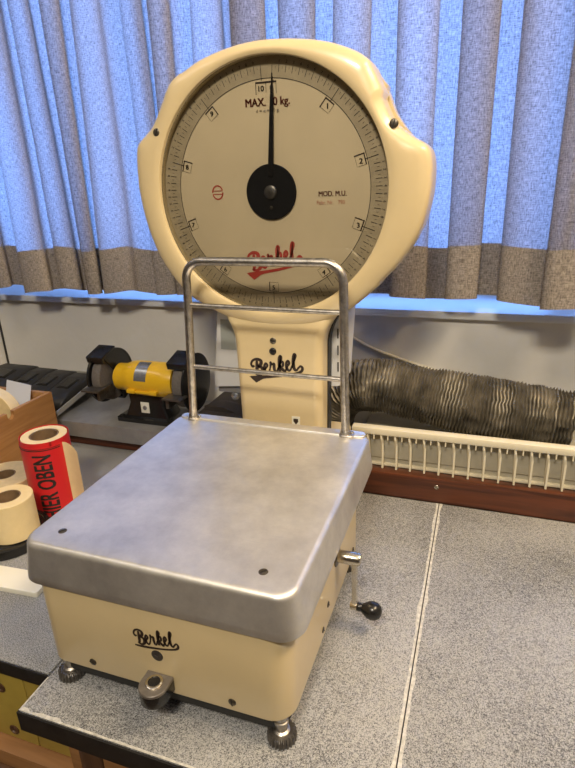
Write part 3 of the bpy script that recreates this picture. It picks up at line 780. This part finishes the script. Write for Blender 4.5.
md = o.modifiers.new('wall', 'SOLIDIFY'); md.thickness = .0012; md.offset = -1
tag(o, 'crumpled grey aluminium flexible duct lying on the radiator', 'hose')
bm = BM(); cp = catmull([(-.06, .68, .275), (.031, .683, .235), (.085, .684, .208), (.140, .684, .190), (.20, .684, .173), (.254, .684, .160), (.35, .684, .147), (.455, .684, .137), (.7, .684, .12), (1.1, .684, .11)], 8)
tube(bm, cp, .0030, 8); tag(link('wall_cable', bm, CABLEM), 'cream cable sagging along the wall above the aluminium duct', 'cable')

# ============================================================ METAL SHELF AND WHAT STANDS ON IT
bm = BM(); box(bm, -.98, -.10, .505, .684, .0250, .0595, .0012); box(bm, -.98, -.6, .6815, .6845, .059, .0985, .0008)
sh = link('metal_shelf', bm, GALV); tag(sh, 'grey sheet metal shelf under the yellow bench grinder', 'shelf')
v_ = None

G = thing('bench_grinder', 'yellow electric bench grinder with black wheel guards', 'bench grinder', (-.36, .57, .0595))
GY, GZ = .572, .1466
bm = BM()
loft(bm, [[(x, y, z) for x, y in rrect(-.360-w, -.360+w, GY-d, GY+d, .006, 4)] for z, w, d in ((.0595, .068, .038), (.0680, .068, .038), (.0695, .062, .033), (.0705, .052, .027), (.098, .041, .023), (.118, .044, .022))])
for sx in (-1, 1): lathe(bm, [(.005, 0), (.005, .003), (0, .0035)], (-.360+sx*.058, GY-.030, .0690), (0, 0, 1), 12)
gb = link('base', bm, BLACK, G)
bm = BM(); box(bm, -.372, -.352, GY-.0262, GY-.0247, .079, .103, .0006, M=None); sw = link('switch_plate', bm, BOARD, gb)
bm = BM(); lathe(bm, [(.0048, 0), (.0044, .002), (0, .0022)], (-.362, GY-.0262, .091), (0, -1, 0), 14); link('switch', bm, PLATE, gb)
bm = BM()
lathe(bm, [(.0, -.084), (.022, -.084), (.0285, -.078), (.0290, -.060), (.0340, -.048), (.0365, -.038), (.0370, -.012), (.0370, .030), (.0350, .040), (.0320, .052), (.0300, .058), (.0, .058)], (-.352, GY, GZ), (1, 0, 0), 40)
for dx in (-.030, .022):
    box(bm, -.352+dx-.009, -.352+dx+.009, GY-.042, GY-.030, GZ-.020, GZ-.012, .002); 
box(bm, -.390, -.325, GY-.0385, GY-.031, GZ-.020, GZ-.0155, .001)
link('motor', bm, YELM, G)
# name band wrapped round the motor
bm = BM(); rr = .0374; pts0 = []; pts1 = []
for k in range(13):
    a = radians(95+75*k/12); pts0.append(Vector((-.374, GY+rr*cos(a), GZ+rr*sin(a)))); pts1.append(Vector((-.346, GY+rr*cos(a), GZ+rr*sin(a))))
A_ = [bm.verts.new(p) for p in pts0]; B_ = [bm.verts.new(p) for p in pts1]
for i in range(12): bm.faces.new((A_[i], A_[i+1], B_[i+1], B_[i]))
link('rating_plate', bm, PLATE, G)
for cx, sgn in ((-.456, -1), (-.268, 1)):
    bm = BM(); lathe(bm, [(.008, -.010), (.050, -.010), (.0515, -.008), (.0515, .008), (.050, .010), (.008, .010)], (cx, GY, GZ), (1, 0, 0), 48); link('grinding_wheel', bm, GWHEEL, G)
    # guard: shroud around the rear and top, side disc outward
    bm = BM(); prof = []; n = 26; a0, a1 = radians(-75), radians(125)
    for k in range(n+1):
        a = a0+(a1-a0)*k/n; dy, dz = cos(a), sin(a)
        prof.append([Vector((cx-.016, GY+dy*.0560, GZ+dz*.0560)), Vector((cx+.016, GY+dy*.0560, GZ+dz*.0560)), Vector((cx+.016, GY+dy*.0600, GZ+dz*.0600)), Vector((cx-.016, GY+dy*.0600, GZ+dz*.0600))])
    loft(bm, prof)
    lathe(bm, [(.002, 0), (.058, 0), (.060, .002), (.060, .004), (.045, .006), (.002, .006)], (cx+sgn*.013, GY+.003, GZ), (sgn, 0, 0), 48)
    # inner web plate: part circle behind wheel
    vs0 = []
    for k in range(19):
        a = radians(-75)+radians(200)*k/18; vs0.append((GY+.058*cos(a), GZ+.058*sin(a)))
    vs0.append((GY-.002, GZ+.010)); vs0.append((GY-.002, GZ-.014))
    loft(bm, [[(cx-sgn*.0155, y, z) for y, z in vs0], [(cx-sgn*.0135, y, z) for y, z in vs0]])
    link('wheel_guard', bm, BLACK, G)
    # spark shield at the top front
    bm = BM(); M = Matrix.Translation((cx, GY-.022, GZ+.0550)) @ Matrix.Rotation(radians(16), 4, 'X'); box(bm, -.020, .020, -.022, .026, 0, .0045, .0015, M=M)
    box(bm, -.020, .020, -.023, -.019, -.010, .004, .001, M=M)
    link('spark_shield', bm, BLACK, G)
    bm = BM(); box(bm, cx-.018, cx+.024, GY-.078, GY-.050, GZ-.012, GZ-.008, .001); box(bm, cx+.014*(-sgn)-.004, cx+.014*(-sgn)+.004, GY-.066, GY-.02, GZ-.034, GZ-.010, .002)
    link('tool_rest', bm, DSTEEL, G)
# a low black case right of the grinder
bm = BM(); rbox(bm, -.236, -.104, .520, .665, .0595, .098, .012, .006, .001)
loft(bm, [[(-.225+a*s, .55+b*s*.6, z) for a, b in ((0, 0), (.07, .0), (.095, .06), (.03, .1))] for s, z in ((1, .0975), (.6, .108))])
tag(link('tool_case', bm, mat('dark_case', (.035, .028, .024), .6, var=.3, vscale=30)), 'low dark tool case on the shelf right of the yellow grinder', 'case')

# tilted metal tray with black cases
TT = thing('metal_tray', 'shallow grey metal tray leaning up against the wall on the left', 'tray', (-.75, .50, .0595))
bm = BM(); xt0, xt1 = -1.0, -.558
def tp(x, s, h): # s 0..1 along tilted depth
    return Vector((x, .478+s*.198, .062+s*.036+h))
def tbox(bm, x0, x1, s0, s1, h0, h1):
    loft(bm, [[tp(x0, s0, h), tp(x1, s0, h), tp(x1, s1, h), tp(x0, s1, h)] for h in (h0, h1)])
tbox(bm, xt0, xt1, 0.13, 1, -.0015, 0); link('tray_floor', bm, GALV, TT, smooth=0)
bm = BM(); tbox(bm, xt1-.003, xt1, .13, 1, 0, .010); tbox(bm, xt0, xt1, .13, .145, 0, .010); tbox(bm, xt0, xt1, .985, 1, 0, .010); link('tray_rim', bm, mat('pale_sheet_metal', (.55, .54, .50), .35, .5), TT, smooth=0)
def black_case(xc, w, hgt, s0, s1, label, kind=0):
    bm = BM(); rings = []
    prof = [(0, 0), (0, .5), (.12, .85), (.3, 1.), (.7, 1.), (.9, .8), (1, .5), (1, 0)]
    for xx, sc in ((-w/2, .86), (-w/2+.004, 1), (w/2-.004, 1), (w/2, .86)):
        rings.append([tp(xc+xx, s0+(s1-s0)*(.5+(a-.5)*(.97 if sc < 1 else 1)), .0003+hgt*b*(sc if b > 0 else 1)) for a, b in prof])
    loft(bm, rings)
    r = link('black_case', bm, RUB, smooth=50); tag(r, label, 'case', 'black moulded cases in the tilted tray')
    bm = BM(); loft(bm, [[tp(xc-w*.28, s0+(s1-s0)*.35, hgt*1.0+.0004), tp(xc+w*.28, s0+(s1-s0)*.35, hgt*1.0+.0004), tp(xc+w*.28, s0+(s1-s0)*.65, hgt*1.0+.0004), tp(xc-w*.28, s0+(s1-s0)*.65, hgt*1.0+.0004)], [tp(xc-w*.2, s0+(s1-s0)*.38, hgt*1.0+.003), tp(xc+w*.2, s0+(s1-s0)*.38, hgt*1.0+.003), tp(xc+w*.2, s0+(s1-s0)*.62, hgt*1.0+.003), tp(xc-w*.2, s0+(s1-s0)*.62, hgt*1.0+.003)]])
    link('ridge', bm, BLACK, r, smooth=0)
black_case(-.592, .058, .025, .22, .93, 'rightmost black moulded case in the tray, nearest the grinder')
black_case(-.652, .054, .026, .22, .95, 'black moulded case second from the right in the tilted tray')
black_case(-.710, .054, .027, .24, .96, 'black moulded case third from the right in the tilted tray')
black_case(-.790, .095, .030, .26, .97, 'wide flat black case at the left end of the tilted tray')

# ============================================================ WOODEN BOX WITH ROLLS
B = thing('wooden_box', 'open light brown wooden box holding label rolls, at the left', 'box', (-.67, .41, 0))
bx0, bx1, by0, by1, bh = -.80, -.5375, .325, .482, .1345
bm = BM()
# right side with a finger notch
yc, rn = .372, .0085
top = [(by0, 0), (by1, 0), (by1, bh), (yc+rn, bh)]+[(yc+rn*cos(a), bh-.006+rn*.0-rn*sin(a)*1.0) for a in [pi*k/8 for k in range(9)]]+[(yc-rn, bh), (by0, bh)]
loft(bm, [[(bx1-.009, y, z) for y, z in top], [(bx1, y, z) for y, z in top]])
link('side_board', bm, BOXW, B, smooth=0)
bm = BM(); box(bm, bx0, bx0+.009, by0, by1, 0, bh, .0008); link('side_board', bm, BOXW, B)
bm = BM(); box(bm, bx0+.009, bx1-.009, by1-.009, by1, 0, bh, .0008); link('back_board', bm, BOXW, B)
bm = BM(); box(bm, bx0+.009, bx1-.009, by0, by0+.009, 0, bh, .0008); link('front_board', bm, BOXW, B)
bm = BM(); box(bm, bx0+.009, bx1-.009, by0+.009, by1-.009, 0, .006); link('bottom_board', bm, BOXW, B, smooth=0)

def roll(c, axis, r, ri, L, name, label, mside, mend, group=None, extra=None):
    bm = BM(); o = Vector(c); d = Vector(axis).normalized(); a, b = frame_axes(d); n = 48
    prof = [(ri, .0), (r-.001, 0), (r, .001), (r, L-.001), (r-.001, L), (ri, L)]
    rings = [[o+d*t+(a*cos(2*pi*i/n)+b*sin(2*pi*i/n))*q for i in range(n)] for q, t in prof]
    RR_ = loft(bm, rings, False, False)
    for f in bm.faces:
        cz = sum((v.co-o).dot(d) for v in f.verts)/4
        f.material_index = 1 if (cz < .0004 or cz > L-.0004) else 0
    root = link(name, bm, mside, None, mats=[mside, mend]); tag(root, label, 'roll', group)
    bm = BM(); lathe(bm, [(ri, .0003), (ri, L-.0003), (ri-.0022, L-.0003), (ri-.0022, .0003), (ri, .0003)], c, axis, 40, False, False); link('cardboard_core', bm, CORE, root)
    return root
roll((-.386, .197, .0185), (0, 0, 1), .0365, .0195, .0640, 'label_roll', 'narrow cream label roll standing on the black round pad', PAPER, PAPER)
roll((-.4850, .2850, 0), (0, 0, 1), .0505, .0180, .058, 'label_roll', 'wide cream label roll standing behind the narrow one, at the left edge', PAPER, PAPERE)
big = roll((-.6085, .402, .110), (.22, -1, .10), .057, .024, .030, 'label_roll', 'large upright cream label roll standing inside the wooden box', PAPER, PAPERE)
roll((-.622, .368, .100), (.22, -1, .10), .033, .020, .022, 'tape_roll', 'small dark brown tape roll in front, inside the wooden box', mat('brown_tape', (.09, .05, .03), .35), mat('brown_tape_edge', (.20, .13, .08), .5))
bm = BM(); M = Matrix.Translation((-.600, .445, .062)) @ Matrix.Rotation(radians(-14), 4, 'X') @ Matrix.Rotation(radians(6), 4, 'Y'); box(bm, -.045, .018, -.0006, .0006, -.05, .094, M=M)
tag(link('paper_sheet', bm, WHITEP, smooth=0), 'white paper sheet sticking up behind the roll in the wooden box', 'paper')
# black print on the big roll's face
bm = BM(); d = Vector((.22, -1, .10)).normalized(); a, b = frame_axes(d)
M = Matrix((a, b, d)).transposed().to_4x4(); M.translation = Vector((-.6085, .402, .110))+d*.0304
if (M @ Vector((1, 0, 0))-M.translation).x < 0: M = M @ Matrix.Rotation(pi, 4, 'Z')
for (x0, x1, y0, y1) in ((.030, .040, .030, .033), (.034, .037, .022, .033), (.040, .047, .020, .023), (.042, .044, .012, .024), (.047, .051, .012, .016)):
    bm.faces.new([bm.verts.new(M @ Vector(p)) for p in ((x0, y0, 0), (x1, y0, 0), (x1, y1, 0), (x0, y1, 0))])
link('black_print', bm, INK, big, smooth=0)

# red HIER OBEN label roll
RC = Vector((-.394, .300, .0003)); RR0 = .0385; HH = .140
rd = thing('red_label_roll', 'red label roll with black HIER OBEN print and loose cream backing', 'roll', RC)
def spiral_r(a): return RR0+.0016*a/(2*pi)
bm = BM(); n = 60; prof = [(RR0*.62, 0), (RR0*.95, 0), (RR0*.95, HH-.001), (RR0*.62, HH-.001)]
lathe(bm, prof, RC, (0, 0, 1), 48, False, False); link('paper_winding', bm, PAPER, rd)
bm = BM(); lathe(bm, [(RR0*.62, .0003), (RR0*.62, HH-.002), (RR0*.55, HH-.002), (RR0*.55, .0003)], RC, (0, 0, 1), 40, False, False); link('cardboard_core', bm, CORE, rd)
def wrap(bm, a0, a1, r, z0, z1, n=40, th=.0006, dr=0.):
    rings = []
    for k in range(n+1):
        a = a0+(a1-a0)*k/n; q = r+dr*k/n; d = Vector((cos(a), sin(a), 0)); rings.append([RC+d*q+Vector((0, 0, z0)), RC+d*(q+th)+Vector((0, 0, z0)), RC+d*(q+th)+Vector((0, 0, z1)), RC+d*q+Vector((0, 0, z1))])
    loft(bm, rings)
bm = BM(); wrap(bm, radians(-35), radians(325), RR0, .0, HH, 72); link('red_label_strip', bm, REDP, rd)
bm = BM(); wrap(bm, radians(-175), radians(-6), RR0+.0008, .004, HH-.008, 40); lab = link('red_label_strip', bm, REDP, rd)
bm = BM(); wrap(bm, radians(-150), radians(-14), RR0+.0014, HH-.0135, HH-.0120, 40, .0003); wrap(bm, radians(-150), radians(-14), RR0+.0014, HH-.0105, HH-.0098, 40, .0003); link('black_border', bm, INK, lab, smooth=0)
# vertical black lettering wrapped onto the cylinder
bm = BM()
for dx, dy in ((-.0011, -.0005), (.0011, -.0005), (0, .0008), (0, 0), (-.0011, .0005), (.0011, .0005)):
    me = text_mesh('HIER OBEN', .040, 'RIGHT'); t_ = BM(); t_.from_mesh(me); bpy.data.meshes.remove(me)
    for v in t_.verts: v.co.x += dx; v.co.y += dy
    bmesh.ops.subdivide_edges(t_, edges=[e for e in t_.edges if e.calc_length() > .004], cuts=3)
    tm = bpy.data.meshes.new('tmp'); t_.to_mesh(tm); t_.free(); bm.from_mesh(tm); bpy.data.meshes.remove(tm)
ac = radians(-58)
for v in bm.verts:
    u, w = v.co.x*.60, v.co.y*1.05
    a = ac - w/(RR0+.002); r_ = RR0+.0018+(v.co.x % .001)*.05
    v.co = RC+Vector((cos(a)*r_, sin(a)*r_, HH-.020+u))
link('black_lettering', bm, INK, lab, smooth=0)
# loose backing paper flap
bm = BM(); rings = []
for k in range(13):
    t = k/12; a = radians(-6); base = RC+Vector((cos(a), sin(a), 0))*(RR0+.0012); tan = Vector((.80, .30, 0))
    p = base+tan*.028*t+Vector((.006*t*t, -.010*t*t, 0)); zt_ = HH-.008+.002*t-.016*t*t
    nn = Vector((tan.y, -tan.x, 0))*.0004
    rings.append([p+Vector((0, 0, .010)), p+nn+Vector((0, 0, .010)), p+nn+Vector((0, 0, zt_)), p+Vector((0, 0, zt_))])
loft(bm, rings); link('backing_paper', bm, PAPER, rd)

bm = BM(); lathe(bm, [(.060, 0), (.062, .0015), (.062, .015), (.060, .0165), (.055, .0165), (.054, .0155), (.050, .0180), (.030, .0180), (0, .0180)], (-.405, .200, 0), (0, 0, 1), 56)
tag(link('round_pad', bm, BLACK), 'black round stand under the narrow cream label roll', 'stand')
bm = BM(); M = Matrix.Translation((-.36, .114, 0)) @ Matrix.Rotation(radians(4), 4, 'Z'); rbox(bm, -.16, .098, -.020, .0195, 0, .0085, .004, .001, .001)
for v in bm.verts: v.co = M @ v.co
tag(link('ivory_board', bm, BOARD), 'ivory flat board lying on the counter in front of the black stand', 'board')
